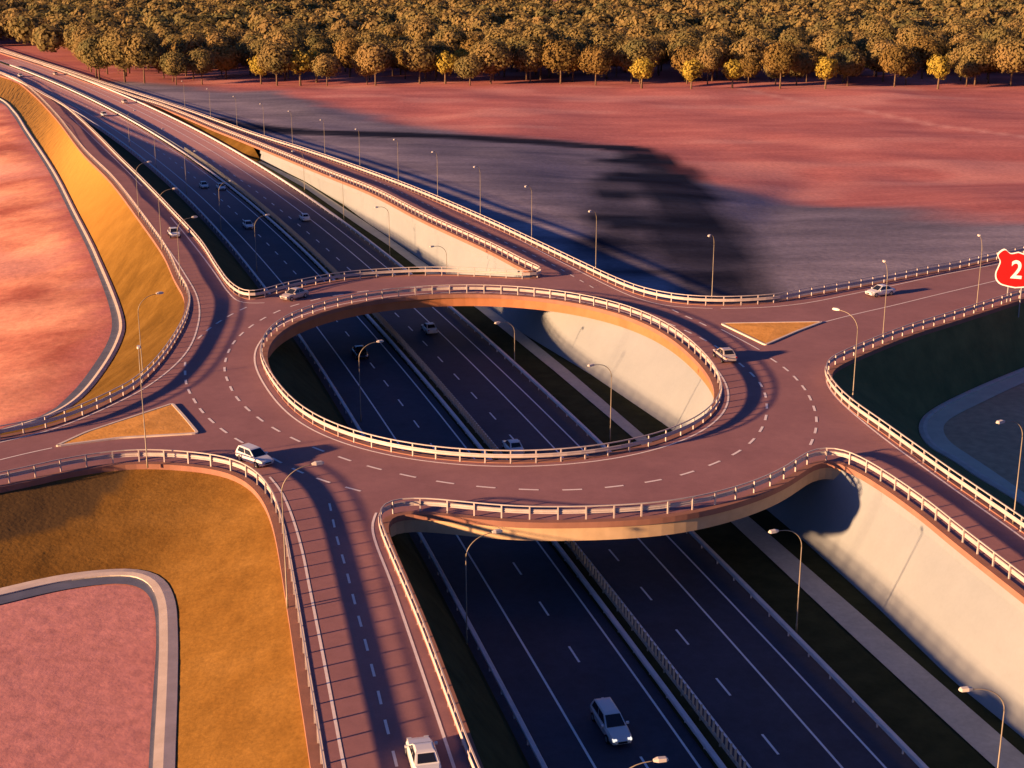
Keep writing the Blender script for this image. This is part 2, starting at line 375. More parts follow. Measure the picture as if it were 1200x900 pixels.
# ------------------------------------------------------------------ motorway
mp = [at(u, v, ZM + .6) for u, v in [(845, 900), (747, 766), (650, 632), (563, 523), (494, 444), (427, 368), (391, 329), (352, 289), (308, 250), (260, 210), (216, 180), (160, 145), (120, 123), (80, 104), (40, 87), (0, 72)]]
pc = np.polyfit([(p.y - 300) / 200 for p in mp], [p.x for p in mp], 5)
MOT = [Vector((float(np.polyval(pc, (y - 300) / 200)), y, ZM)) for y in np.arange(58, 760, 4.0)][::-1]   # far -> near
MOT = resample(MOT, 4.0)
# going from far to near the right-hand side points to the left of the picture: flip sign so + is the right of the picture
def mo(d, dz=0.0): return offset(MOT, -d, dz)
LB, RB = -12.7, 14.3
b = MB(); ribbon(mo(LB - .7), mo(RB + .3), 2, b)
ROAD = struct(obj('motorway', b.up('motorway'), M['motorway']), 'asphalt motorway passing under the roundabout, its shade painted dark')
b = MB()
for d in (-1.2, -8.7, 9.0, 12.1, 2.4): strip(mo(d), .2, .012, b)
for d, s in ((-4.95, 1.0), (5.2, 3.0)): dashes(mo(d), .2, 3.0, 9.2, .012, b, s)
obj('lane_marking', b.up('lane_marking'), M['white_low'], ROAD)
b = MB(); sweep(mo(.6), rect(-.75, .75, 0.004, .16), False, b)
obj('median_strip', b.mesh('median_strip'), M['grass_dark'], ROAD)

# ------------------------------------------------------------------ verges, path, walls beside the motorway
ys = [y for y in np.arange(70, 580, 3.0)]
WB = [at(u, v, ZM) for u, v in [(1330, 975), (1200, 865), (1117, 798), (1030, 713), (937, 629), (783, 500), (690, 437), (607, 387), (573, 361), (540, 337), (505, 312), (459, 280), (428, 259), (403, 240), (357, 212), (305, 187)]]
WBs = by_y(WB, [y for y in ys if y < 407])
wt_px = [p for p in DIN if p.y < 410 and p.y > 222]
WT = [Vector((p.x, p.y, p.z)) for p in wt_px if p.x < at(630, 321).x]
WT += [Vector((4.9, 221, 0)), Vector((10.5, 207, 0)), Vector((17.5, 195, 0)), Vector((21.0, 187, 0)), Vector((22.9, 180.5, 0)), Vector((24.4, 174, 0)), Vector((25.3, 167, 0)), Vector((25.6, 160, 0)), Vector((26.2, 152, 0)), Vector((28.0, 144, 0)), Vector((30.6, 138.5, 0)), Vector((33.4, 134.6, 0))]
WT += [R2[i] for i in range(iB + 2, len(R2))]
WTs = by_y(WT, [p.y for p in WBs]); WTs = smooth(WTs, 2)
# retaining wall on the right, split into the three stretches between the bridges
b = MB()
A_ = [p + Vector((0, 0, -.1)) for p in WBs]; B_ = [p + Vector((.3, .1, -.57)) for p in WTs]
ribbon(A_, B_, 6, b)
back = [p + Vector((1.2, .3, 0)) for p in B_]
ribbon(B_, back, 1, b)
wallme = b.mesh('retaining_wall', True)
W = thing('retaining_wall', 'long cream concrete retaining wall on the right side of the motorway, lit by the low sun', 'wall')
obj('wall_face', wallme, M['concrete'], W)
cope = [p + Vector((-.12, 0, -.57)) for p in WTs]
ncut = [p for p in cope if p.y < 131 or p.y > 226]
for part in ([p for p in cope if p.y < 131], [p for p in cope if p.y > 226]):
    b = MB(); sweep(part[::-1], [(-.5, -1.0), (.22, -1.0), (.10, 0), (-.5, 0)], False, b)
    obj('coping', b.mesh('coping'), M['concrete'], W)
# verge between the hard shoulder and the wall, then the gore where the slip road joins
mr = by_y(mo(RB + .25, -.06), ys)
rt = by_y(WB + [Vector((p.x, p.y, p.z - .3)) for p in DIN if p.y > 415], ys)
rt = [p + Vector((0, 0, -.04)) if p.z < ZM + .01 else p for p in rt]
b = MB(); ribbon(mr, rt, 6, b, rough=.04)
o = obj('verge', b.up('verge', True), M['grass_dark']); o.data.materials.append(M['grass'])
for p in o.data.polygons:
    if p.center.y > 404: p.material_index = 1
struct(o, 'grass verge between the motorway and the cream wall')
pl = [at(u, v, ZM + .05) for u, v in [(1300, 1020), (1167, 900), (1015, 760), (855, 610), (742, 513), (650, 435), (560, 362), (489, 313), (456, 288), (420, 264), (360, 222), (300, 188)]]
pr_ = [at(u, v, ZM + .05) for u, v in [(1340, 1000), (1200, 885), (1040, 746), (875, 603), (763, 517), (670, 437), (577, 362), (505, 313), (459, 281), (428, 260), (357, 213.5), (304, 188)]]
yy = [y for y in np.arange(78, 404, 3.0)]
b = MB(); ribbon(by_y(pl, yy), by_y(pr_, yy), 1, b)
struct(obj('footpath', b.up('footpath'), M['path']), 'pale paved path at the foot of the cream wall')
# dark embankment on the left of the motorway
LT = [p for p in R5 if p.x < at(300, 352).x + 1 and p.y < 545] + [Vector((-38.2, 200, 0)), Vector((-33.5, 183, 0)), Vector((-29.5, 168, 0)), Vector((-22, 148, 0)), Vector((-13.2, 124, 0))] + [R2[i] for i in range(iA)]
yl = [y for y in np.arange(64, 540, 3.0)]
lt = [p + Vector((0, 0, -.5)) for p in smooth(by_y(LT, yl), 3)]; lm = by_y(mo(LB - .6, -.05), yl)
lt = [p if p.x < q.x - .6 else Vector((q.x - .6, q.y, min(p.z, ZM + .02))) for p, q in zip(lt, lm)]
b = MB(); ribbon(lt, lm, 8, b, rough=.06)
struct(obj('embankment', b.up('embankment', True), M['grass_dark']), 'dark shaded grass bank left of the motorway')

def sst(a, b_, x): t = np.clip((x - a) / (b_ - a), 0, 1); return t * t * (3 - 2 * t)
nt = M['grass'].node_tree; _b = nt.nodes['Principled BSDF']; _s = _b.inputs['Base Color'].links[0].from_socket
_a = nt.nodes.new('ShaderNodeAttribute'); _a.attribute_name = 'sun_tone'; _m = nt.nodes.new('ShaderNodeMix'); _m.data_type = 'RGBA'
nt.links.new(_a.outputs['Fac'], _m.inputs[0]); nt.links.new(_s, _m.inputs[6]); _m.inputs[7].default_value = (.50, .265, .06, 1); nt.links.new(_m.outputs[2], _b.inputs['Base Color'])  # sunlit orange painted in where the far bank flattens
# ------------------------------------------------------------------ outer embankment slopes
def slope(name, label, top, toe, m, n=10, rough=.05, bulge=0.0):
    k = max(len(top), len(toe))
    def rs(P, k):
        L = [0]
        for a, c in zip(P, P[1:]): L.append(L[-1] + (c - a).length)
        A = np.array([tuple(q) for q in P])
        return [Vector([float(np.interp(t, L, A[:, i])) for i in range(3)]) for t in np.linspace(0, L[-1], k)]
    b = MB(); ribbon(rs(top, k), rs(toe, k), n, b, rough=rough, bulge=bulge)
    o = struct(obj(name, b.up(name, True), m), label)
    at_ = o.data.attributes.new('sun_tone', 'FLOAT', 'POINT'); at_.data.foreach_set('value', [float(sst(230, 420, v_.co.y)) for v_ in o.data.vertices])
    return o
ed = lambda P: offset(P, .7, -.45)
toe6 = line([(-60, 96), (0, 115), (19, 131), (33, 152), (67, 203), (90, 247), (117, 300), (147, 380), (143, 400), (127, 430), (97, 467), (72, 484), (40, 497), (-120, 540)], ZG + .1, it=2)
slope('grass_bank', 'orange grass bank falling from the left slip road to the red field', ed(R6), toe6, M['grass'])
toe1 = line([(-140, 720), (0, 690), (60, 676), (120, 668), (165, 667), (190, 676), (205, 700), (209, 740), (209, 800), (206, 900), (204, 1040)], -3.4, it=2)
slope('grass_bank', 'orange grass bank inside the lower left corner of the roundabout', ed(R1), toe1, M['grass_low'], 14)
toe3 = line([(1340, 700), (1200, 594), (1187, 585), (1142, 558), (1116, 540), (1091, 526), (1080, 514), (1076, 502), (1081, 489), (1100, 475.5), (1150, 451.5), (1200, 431), (1340, 375)], ZG + .1, it=2)
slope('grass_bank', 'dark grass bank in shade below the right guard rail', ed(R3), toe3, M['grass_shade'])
r4e = ed(R4); toe4 = [p + r * (1.5 * (p.z - ZG) + .5) for p, (t, r) in zip(r4e, frames(r4e))]
for p in toe4: p.z = ZG + .02
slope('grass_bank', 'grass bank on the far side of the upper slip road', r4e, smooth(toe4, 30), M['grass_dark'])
# darker brown patch on the lower left bank
_o = [o for o in COL.objects if o.data and o.name.startswith('grass_bank') and o.data.materials[0] == M['grass_low']][0]
_pol = np.array([tuple(at(u, v, z))[:2] for u, v, z in [(-60, 585, -.6), (60, 566, -.6), (150, 550, -.6), (140, 572, -1.2), (105, 602, -1.8), (60, 626, -2.4), (0, 642, -2.7), (-60, 650, -2.7)]])
_vx = np.array([v_.co.x for v_ in _o.data.vertices]); _vy = np.array([v_.co.y for v_ in _o.data.vertices])
_sc = _o.data.attributes.new('brown_patch', 'FLOAT', 'POINT'); _sc.data.foreach_set('value', uvpoly_inside(_vx, _vy, _pol).astype(np.float32))
nt = M['grass_low'].node_tree; _b = nt.nodes['Principled BSDF']; _s = _b.inputs['Base Color'].links[0].from_socket
_a = nt.nodes.new('ShaderNodeAttribute'); _a.attribute_name = 'brown_patch'; _m = nt.nodes.new('ShaderNodeMix'); _m.data_type = 'RGBA'
nt.links.new(_a.outputs['Fac'], _m.inputs[0]); nt.links.new(_s, _m.inputs[6]); _m.inputs[7].default_value = (.11, .066, .026, 1); nt.links.new(_m.outputs[2], _b.inputs['Base Color'])
# ------------------------------------------------------------------ channels and basin rims
def rim(name, label, outer, inner, w=.8):
    t = thing(name, label, 'kerb')
    b = MB(); sweep(outer, rect(-w, 0.05, -.3, .18), False, b)
    obj('kerb_top', b.mesh('kerb_top'), M['kerb'], t)
    k = max(len(outer), len(inner))
    o2 = resample(outer, sum((c - a).length for a, c in zip(outer, outer[1:])) / (k - 1)); i2 = resample(inner, sum((c - a).length for a, c in zip(inner, inner[1:])) / (k - 1))
    n = min(len(o2), len(i2))
    b = MB(); ribbon([p + Vector((0, 0, -.02)) for p in o2[:n]], [p + Vector((0, 0, -.04)) for p in i2[:n]], 2, b)
    obj('channel_apron', b.up('channel_apron'), M['apron'], t)
    return t
# every outer line is ordered so that the basin lies on its left... (negative offset side)
rim('channel_kerb', 'pale concrete drainage channel edging the red field at the left', [p.copy() for p in toe6][::-1][:],
    line([(-120, 535), (10, 497), (43, 491), (83, 460), (110, 427), (128, 397), (131, 376), (107, 303), (82, 250), (59, 205), (26, 154), (12, 133), (-60, 104)], ZG + .1, it=2), .9) if False else None
ch6o = toe6; ch6i = line([(-60, 101), (0, 120), (14, 134), (27, 154), (59, 204), (82, 250), (107, 302), (131, 374), (128, 396), (110, 427), (84, 460), (50, 487), (10, 499), (-120, 545)], ZG + .1, it=2)
def rim2(label, outer, inner, w, sgn, am='apron', kh=.42):
    t = thing('channel_kerb', label, 'kerb')
    b = MB(); sweep(outer, [(sgn * w - .12, -.3), (sgn * w, kh * .75), (sgn * w * .55, kh), (0.05, kh * .5), (0.05, -.3)], False, b)
    obj('kerb_top', b.mesh('kerb_top'), M['kerb'], t)
    def rs(P, k):
        L = [0]
        for a, c in zip(P, P[1:]): L.append(L[-1] + (c - a).length)
        A = np.array([tuple(q) for q in P])
        return [Vector([float(np.interp(x, L, A[:, i])) for i in range(3)]) for x in np.linspace(0, L[-1], k)]
    b = MB(); ribbon([p + Vector((0, 0, .03)) for p in rs(outer, 120)], [p + Vector((0, 0, -.03)) for p in rs(inner, 120)], 2, b)
    obj('channel_apron', b.up('channel_apron'), M[am], t)
    return t
rim2('pale concrete drainage channel between the orange bank and the red field at the left', ch6o, ch6i, .95, 1, kh=.30)
ch1i = line([(-140, 738), (0, 708), (60, 693), (120, 684), (155, 683), (170, 690), (180, 710), (183, 750), (180, 800), (174, 900), (170, 1040)], -3.4, it=2)
rim2('pale concrete rim round the pink basin in the lower left corner', toe1, ch1i, 1.5, 1, kh=.16)
ch3i = line([(1340, 690), (1200, 577), (1160, 549), (1133, 531), (1116, 520), (1107, 509), (1106, 497), (1119, 487), (1151, 471), (1174, 460), (1200, 448), (1340, 395)], ZG + .1, it=2)
rim2('grey concrete rim round the dark basin by the right guard rail', toe3, ch3i, 1.0, 1, 'apron_pale', .25)

# ------------------------------------------------------------------ terrain sheet
xs = np.concatenate([-np.geomspace(3000, 330, 12), np.arange(-320, 424, 4.0), np.geomspace(440, 3000, 12)])
yg = np.concatenate([[-300, -150, -60, 0], np.arange(30, 730, 4.0), np.geomspace(740, 6000, 24)])
X, Y = np.meshgrid(xs, yg); X, Y = X.ravel(), Y.ravel()
def vnoise(x, y, s, seed):
    r_ = np.random.default_rng(seed); T = r_.random((64, 64)); x = x / s; y = y / s
    xi, yi = np.floor(x).astype(int), np.floor(y).astype(int); fx, fy = x - xi, y - yi
    fx = fx * fx * (3 - 2 * fx); fy = fy * fy * (3 - 2 * fy)
    g = lambda a, c: T[a % 64, c % 64]
    return (g(xi, yi) * (1 - fx) + g(xi + 1, yi) * fx) * (1 - fy) + (g(xi, yi + 1) * (1 - fx) + g(xi + 1, yi + 1) * fx) * fy
allr = np.vstack([outp, np.array([(p.x, p.y) for p in mo(0)]), np.array([(p.x, p.y) for p in toe4])])
near = np.full(X.shape, 1e9)
sel = (X > -330) & (X < 430) & (Y < 760)
d2 = np.full(sel.sum(), 1e9)
for q in allr[::2]: d2 = np.minimum(d2, (X[sel] - q[0]) ** 2 + (Y[sel] - q[1]) ** 2)
near[sel] = d2; near = np.sqrt(near)
free = sst(22, 45, near)
relief = (vnoise(X, Y, 37, 3) - .5) * 2.0 + (vnoise(X, Y, 15, 4) - .5) * .6
ZT = ZG + free * np.where(Y < 720, relief, 0) * np.where(X > -60, .9, .8)
# the field left of the channel falls away to the left, so it leans into the evening sun
e6 = by_y(ch6i, np.arange(120, 620, 4.0)); bx = np.interp(Y, [p.y for p in e6], [p.x for p in e6])
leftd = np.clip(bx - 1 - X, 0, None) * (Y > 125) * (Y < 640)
ZT = ZT - np.minimum(leftd * .10, 16) + np.where(leftd > 3, (vnoise(X, Y, 17, 8) - .5) * 1.7 * np.minimum(1, leftd / 15), 0)
# berm added behind the upper slip road to shorten its cast shadow
r4a = np.array([tuple(p) for p in R4]); r4n = np.array([tuple(r) for t, r in frames(R4)])
d4 = np.full(X.shape, 1e9); n4 = np.zeros(X.shape, int)
for i in range(0, len(R4), 2):
    dd = np.hypot(X - r4a[i, 0], Y - r4a[i, 1]); m_ = dd < d4; d4[m_] = dd[m_]; n4[m_] = i
side4 = ((X - r4a[n4, 0]) * r4n[n4, 0] + (Y - r4a[n4, 1]) * r4n[n4, 1]) > 0
hb = np.clip(r4a[n4, 2] - 1.5, ZG, -2.3)
berm = (hb - ZG) * (1 - sst(14, 130, d4)) * side4
ZT = ZT + np.where(d4 < 400, berm, 0)
toep = np.array([tuple(p)[:2] for p in offset(toe1, -7.0)] + [(-20, 20), (-140, 20), (-140, 118)])
basin = uvpoly_inside(X, Y, toep)
ZT = np.where(basin, -3.52, ZT)
ZT = np.where(inside := uvpoly_inside(X, Y, np.vstack([outp])), ZG, ZT)
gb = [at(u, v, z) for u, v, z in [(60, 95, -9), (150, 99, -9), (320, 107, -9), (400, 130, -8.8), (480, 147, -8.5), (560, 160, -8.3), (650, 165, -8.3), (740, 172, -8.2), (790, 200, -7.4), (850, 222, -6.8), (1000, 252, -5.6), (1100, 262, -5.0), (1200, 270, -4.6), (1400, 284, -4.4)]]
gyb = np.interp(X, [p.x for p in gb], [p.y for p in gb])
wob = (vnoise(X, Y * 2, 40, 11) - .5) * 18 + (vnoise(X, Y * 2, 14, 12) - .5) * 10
grey = sst(-16, 10, gyb - Y + wob) * (X > np.interp(Y, [p.y for p in MOT[::-1]], [p.x for p in MOT[::-1]]) + 12)  # embankment shade painted grey into the soil, past its cast shadow
def pdist(px):
    P = [at(q[0], q[1], q[2] if len(q) > 2 else ZG) for q in px]; d = np.full(X.shape, 1e9)
    for a, c in zip(P, P[1:]):
        ax, ay, bx_, by_ = a.x, a.y, c.x, c.y; L = (bx_ - ax) ** 2 + (by_ - ay) ** 2
        t = np.clip(((X - ax) * (bx_ - ax) + (Y - ay) * (by_ - ay)) / L, 0, 1)
        d = np.minimum(d, np.hypot(X - ax - t * (bx_ - ax), Y - ay - t * (by_ - ay)))
    return d
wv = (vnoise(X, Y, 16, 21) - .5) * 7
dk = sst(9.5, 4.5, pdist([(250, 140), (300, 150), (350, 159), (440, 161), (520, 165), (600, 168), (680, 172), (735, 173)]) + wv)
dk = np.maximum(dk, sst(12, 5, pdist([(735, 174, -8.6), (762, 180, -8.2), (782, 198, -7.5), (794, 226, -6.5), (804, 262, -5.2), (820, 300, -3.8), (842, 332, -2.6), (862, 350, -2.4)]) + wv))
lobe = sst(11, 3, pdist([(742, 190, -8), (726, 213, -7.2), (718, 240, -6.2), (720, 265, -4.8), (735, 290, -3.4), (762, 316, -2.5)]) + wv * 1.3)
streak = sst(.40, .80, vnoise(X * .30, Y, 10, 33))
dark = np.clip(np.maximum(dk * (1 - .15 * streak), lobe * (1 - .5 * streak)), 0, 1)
pale = sst(3.5, 1, pdist([(870, 104), (900, 111), (1000, 129), (1100, 147), (1200, 161), (1400, 190)])) * .8
pale = np.maximum(pale, sst(.62, .8, vnoise(X * .5, Y, 16, 41)) * .5 * (Y > 250))
pale = np.maximum(pale, basin * .5)
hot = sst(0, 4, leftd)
earth = uvpoly_inside(X, Y, np.array([tuple(p)[:2] for p in toe3] + [(160, 100), (160, 190)])).astype(float)
bank_shade = sst(34, 14, d4 + (vnoise(X, Y, 18, 51) - .5) * 12) * grey * (1 - sst(110, 150, X))  # paler grey for the shaded strip behind the bank, put into the soil colour
me = bpy.data.meshes.new('ground')
nx, ny = len(xs), len(yg)
idx = np.arange(nx * ny).reshape(ny, nx)
F = np.stack([idx[:-1, :-1], idx[:-1, 1:], idx[1:, 1:], idx[1:, :-1]], -1).reshape(-1, 4)
me.from_pydata(np.stack([X, Y, ZT], 1).tolist(), [], F.tolist())
me.polygons.foreach_set('use_smooth', [True] * len(me.polygons))
for nm, arr in (('grey', grey), ('dark', dark), ('pale', pale), ('hot', hot), ('bank_shade', bank_shade), ('earth', earth)):
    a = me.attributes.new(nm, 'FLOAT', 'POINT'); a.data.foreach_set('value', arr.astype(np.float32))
gm = bpy.data.materials.new('red_soil'); gm.use_nodes = True
nt = gm.node_tree; bs = nt.nodes['Principled BSDF']; bs.inputs['Roughness'].default_value = 1; bs.inputs['Specular IOR Level'].default_value = .05
def attr(n):
    a = nt.nodes.new('ShaderNodeAttribute'); a.attribute_name = n; return a.outputs['Fac']
geo = nt.nodes.new('ShaderNodeNewGeometry')
mpn = nt.nodes.new('ShaderNodeMapping'); mpn.inputs['Scale'].default_value = (.035, .09, .05); nt.links.new(geo.outputs['Position'], mpn.inputs['Vector'])
def noise(scale, det, vec):
    n = nt.nodes.new('ShaderNodeTexNoise'); n.inputs['Scale'].default_value = scale; n.inputs['Detail'].default_value = det; n.inputs['Roughness'].default_value = .6
    nt.links.new(vec, n.inputs['Vector']); return n.outputs['Fac']
def ramp(fac, c0, c1, p0=.35, p1=.65):
    r_ = nt.nodes.new('ShaderNodeValToRGB'); r_.color_ramp.elements[0].position = p0; r_.color_ramp.elements[1].position = p1
    r_.color_ramp.elements[0].color = (*c0, 1); r_.color_ramp.elements[1].color = (*c1, 1); nt.links.new(fac, r_.inputs['Fac']); return r_.outputs['Color']
def mixc(fac, a, c):
    m_ = nt.nodes.new('ShaderNodeMix'); m_.data_type = 'RGBA'; nt.links.new(fac, m_.inputs[0]); nt.links.new(a, m_.inputs[6]); nt.links.new(c, m_.inputs[7]); return m_.outputs[2]
nA = noise(1.0, 8, mpn.outputs['Vector']); nB = noise(.06, 6, geo.outputs['Position'])
red = ramp(nA, (.40, .135, .13), (.53, .20, .18))
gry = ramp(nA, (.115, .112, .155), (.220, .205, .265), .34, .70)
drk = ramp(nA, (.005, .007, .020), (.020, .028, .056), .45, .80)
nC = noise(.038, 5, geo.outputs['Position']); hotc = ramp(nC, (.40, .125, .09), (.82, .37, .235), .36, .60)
palec = ramp(nB, (.62, .29, .25), (.66, .33, .29))
c = mixc(attr('hot'), red, hotc); c = mixc(attr('pale'), c, palec); bank_shade_col = ramp(nA, (.17, .155, .20), (.32, .285, .34), .36, .66)
brn = ramp(nB, (.50, .33, .20), (.60, .40, .25))
c = mixc(attr('grey'), c, gry); c = mixc(attr('bank_shade'), c, bank_shade_col); c = mixc(attr('dark'), c, drk); c = mixc(attr('earth'), c, brn)
nF = noise(.9, 9, geo.outputs['Position']); mF = nt.nodes.new('ShaderNodeMapRange'); mF.inputs['From Min'].default_value = .3; mF.inputs['From Max'].default_value = .7
mF.inputs['To Min'].default_value = .82; mF.inputs['To Max'].default_value = 1.14; nt.links.new(nF, mF.inputs['Value'])
xF = nt.nodes.new('ShaderNodeVectorMath'); xF.operation = 'SCALE'; nt.links.new(c, xF.inputs[0]); nt.links.new(mF.outputs['Result'], xF.inputs['Scale']); c = xF.outputs['Vector']
nt.links.new(c, bs.inputs['Base Color'])
nbf = noise(.7, 6, geo.outputs['Position']); bpn = nt.nodes.new('ShaderNodeBump'); bpn.inputs['Strength'].default_value = .25; bpn.inputs['Distance'].default_value = .25
nt.links.new(nbf, bpn.inputs['Height']); nt.links.new(bpn.outputs['Normal'], bs.inputs['Normal'])
struct(obj('ground', me, gm), 'red open soil of the fields round the interchange, bank shade painted grey')

# ------------------------------------------------------------------ traffic islands
def island(label, px, z=0.0):
    P = [at(u, v, z) for u, v in px]
    Q = []
    n = len(P)
    for i in range(n):
        a, p, c = P[i - 1], P[i], P[(i + 1) % n]
        r0 = min(.8, (a - p).length / 3, (c - p).length / 3)
        s, e = p + (a - p).normalized() * r0, p + (c - p).normalized() * r0
        for k in range(5):
            t = k / 4; Q.append(s * (1 - t) ** 2 + p * 2 * t * (1 - t) + e * t * t)
    area = sum(Q[i].x * Q[(i + 1) % len(Q)].y - Q[(i + 1) % len(Q)].x * Q[i].y for i in range(len(Q)))
    if area < 0: Q = Q[::-1]
    t = thing('traffic_island', label, 'traffic island')
    b = MB(); sweep(Q, rect(-.32, 0, .002, .16), True, b); obj('kerb', b.mesh('kerb'), M['kerb'], t)
    I = offset(Q, -.31, .12, True); b = MB(); cpt = sum(I, Vector()) / len(I) + Vector((0, 0, .1))
    b.add(I + [cpt], [(i, (i + 1) % len(I), len(I)) for i in range(len(I))]); obj('grass_top', b.up('grass_top'), M['grass_flat'], t)
island('triangular grass traffic island with pale kerb at the left entry of the roundabout', [(62, 524.5), (100, 507), (203, 473), (220, 492), (234, 509), (140, 514.5)])
island('triangular grass traffic island with pale kerb at the right entry of the roundabout', [(843, 379.5), (900, 378.5), (966, 377.5), (935, 389), (897, 405.5)])

# ------------------------------------------------------------------ guard rails
POST = MB().box((0, 0, .66), (.13, .13, 1.38)).mesh('post')
POST.materials.append(M['rail'])
POSTL = MB().box((0, 0, .40), (.10, .12, .80)).mesh('post_low'); POSTL.materials.append(M['rail_low'])
def rail(label, P, near, closed=False, spacing=2.55, top=True, m='rail', name='guard_rail', cat='guard rail', lb=(.61, 1.03), phase=None):
    t = thing(name, label, cat, tuple(near))
    t0 = Vector(near)
    P = [p - t0 for p in P]
    side = -.10
    b = MB(); sweep(P, [(side - .05, lb[0]), (side + .03, lb[0] + .02), (side - .03, lb[0] + .10), (side + .03, (lb[0] + lb[1]) / 2), (side - .03, lb[1] - .10), (side + .03, lb[1] - .02), (side - .05, lb[1]), (side - .09, lb[1] - .08), (side - .05, (lb[0] + lb[1]) / 2), (side - .09, lb[0] + .08)], closed, b)
    obj('rail_beam', b.mesh('rail_beam'), M[m], t)
    if top:
        b = MB(); sweep(P, rect(-.055, .055, 1.32, 1.42), closed, b); obj('top_rail', b.mesh('top_rail'), M[m], t)
    S = resample(P, spacing, closed); Fm = frames(S, closed)
    cam = Vector((0, 0, HC))
    order = sorted(range(len(S)), key=lambda i: (S[i] + t0 - cam).length)
    first = None; rest = MB()
    for q, i in enumerate(order):
        p = S[i]; a = math.atan2(Fm[i][0].y, Fm[i][0].x)
        if q < 100:
            if first is None:
                first = obj('post', POST if top else POSTL, None, t); o = first
            else:
                o = first.copy(); COL.objects.link(o); o.parent = t
            o.location = p; o.rotation_euler = (0, 0, a)
        else:
            rest.box(p + Vector((0, 0, .66 if top else .4)), (.10, .14, 1.40 if top else .8), a)
    if rest.v:
        o = obj('far_posts', rest.mesh('far_posts'), M[m], t); o['kind'] = 'stuff'
    return t
rail('pale two-beam guard rail round the oval opening of the roundabout', RING, RC, True)
rail('pale two-beam guard rail along the left slip road and left road above the orange bank', R6, at(222, 362))
rail('pale two-beam guard rail curving round the orange bank at the lower left', R1, at(275, 553))
rail('pale two-beam guard rail over the south bridge edge, from bottom road to lower right road', R2, at(635, 610))
rail('pale two-beam guard rail rounding the dark bank between the right and lower right roads', R3, at(970, 440))
rail('pale two-beam guard rail on the far side of the right road and upper slip road', R4, at(848, 358))
rail('pale two-beam guard rail on the upper slip road directly above the cream wall', DIN, at(500, 258))
rail('pale two-beam guard rail over the north bridge edge and beside the left slip road', R5, at(400, 329))
mcut = lambda P, y0=60, y1=720: [p for p in P if y0 < p.y < y1]
def low(label, d, flip):
    P = mcut(mo(d, .0)); P = P[::-1] if flip else P
    t = rail(label, P, P[-1] if not flip else P[0], False, 4.0, False, 'rail_low', lb=(.44, .80))
    b = MB(); n0 = Vector(t.location); sweep([p - n0 for p in P], [(-.24, .74), (.20, .74), (.20, .80), (.14, .86), (-.18, .86), (-.24, .80)], False, b)
    obj('rail_cap', b.mesh('rail_cap'), M['rail_low'], t)
    return t
low('grey single-beam guard rail on the left edge of the motorway', LB, False)
low('grey single-beam guard rail on the median of the motorway', 0.0, True)
low('grey single-beam guard rail on the right edge of the motorway beside the verge', RB, True)
# anti-glare fence on the median
P = mcut(mo(1.25)); t = thing('glare_fence', 'olive anti-glare fence of short upright slats along the motorway median', 'fence', tuple(P[-1])); p0 = P[-1].copy()
Q = [p - p0 for p in P]
b = MB(); sweep(Q, rect(-.05, .05, .42, .52), False, b); sweep(Q, rect(-.05, .05, .66, .74), False, b); obj('fence_rail', b.mesh('fence_rail'), M['fence'], t)
S = resample(Q, .85); b = MB()
sl = MB().box((0, 0, 1.10), (.06, .26, .98)).mesh('fence_slat'); sl.materials.append(M['fence'])
S = [(p, fr) for p, fr in zip(S, frames(S)) if p.y + p0.y < 420][::-1]
for i, (p, (tt, r)) in enumerate([q for q in S if q[0].y + p0.y > 88]):
    a = math.atan2(tt.y, tt.x) + .5
    if i < 100:
        o = obj('fence_slat', sl, None, t); o.location = p; o.rotation_euler = (0, 0, a)
    else: b.box(p + Vector((0, 0, 1.10)), (.06, .26, .98), a)
o = obj('far_slats', b.mesh('far_slats'), M['fence'], t); o['kind'] = 'stuff'
fp = MB().box((0, 0, .35), (.12, .12, .7)).mesh('fence_post'); fp.materials.append(M['fence'])
for i, p in enumerate(resample([q for q in Q if q.y + p0.y < 420], 4.0)[-90:]):
    o = obj('fence_post', fp, None, t); o.location = p

# ------------------------------------------------------------------ lamps
def make_lamp(label, group, h=10.2, arm=2.9):
    t = thing('street_lamp', label, 'street lamp', group=group)
    zb = h - 1.9
    obj('pole', MB().tube([(0, 0, 0), (0, 0, .9), (0, 0, .95), (0, 0, zb)], [.09, .09, .06, .042]).mesh('pole', True), M['pole'], t)
    arc = [(arm * .78 * (1 - math.cos(a)), 0, zb + 1.85 * math.sin(a)) for a in np.linspace(0, math.pi / 2, 9)] + [(arm * .9, 0, h - .03)]
    obj('arm', MB().tube(arc, [.044] * 4 + [.04] * 3 + [.036] * 3).mesh('arm', True), M['pole'], t)
    b = MB(); x0, x1 = arm * .86, arm * .86 + .95
    ring = lambda x, w, zt, zb_: [(x, -w, zb_), (x, w, zb_), (x, w * .8, zt), (x, -w * .8, zt)]
    vs = ring(x0, .09, h + .07, h - .07) + ring(x0 + .3, .19, h + .14, h - .1) + ring(x1 - .15, .19, h + .12, h - .1) + ring(x1, .1, h + .02, h - .06)
    fs = [(i * 4 + k, i * 4 + (k + 1) % 4, i * 4 + 4 + (k + 1) % 4, i * 4 + 4 + k) for i in range(3) for k in range(4)] + [(0, 1, 2, 3), (12, 13, 14, 15)]
    hd = obj('lamp_head', b.add(vs, fs).mesh('lamp_head'), M['head'], t)
    obj('lamp_glass', MB().box(((x0 + x1) / 2 + .05, 0, h - .11), (.5, .26, .04)).mesh('lamp_glass'), M['headlight_off'], hd)
    return t
G_M, G_D = 'lamps along the motorway', 'lamps along the raised roads'
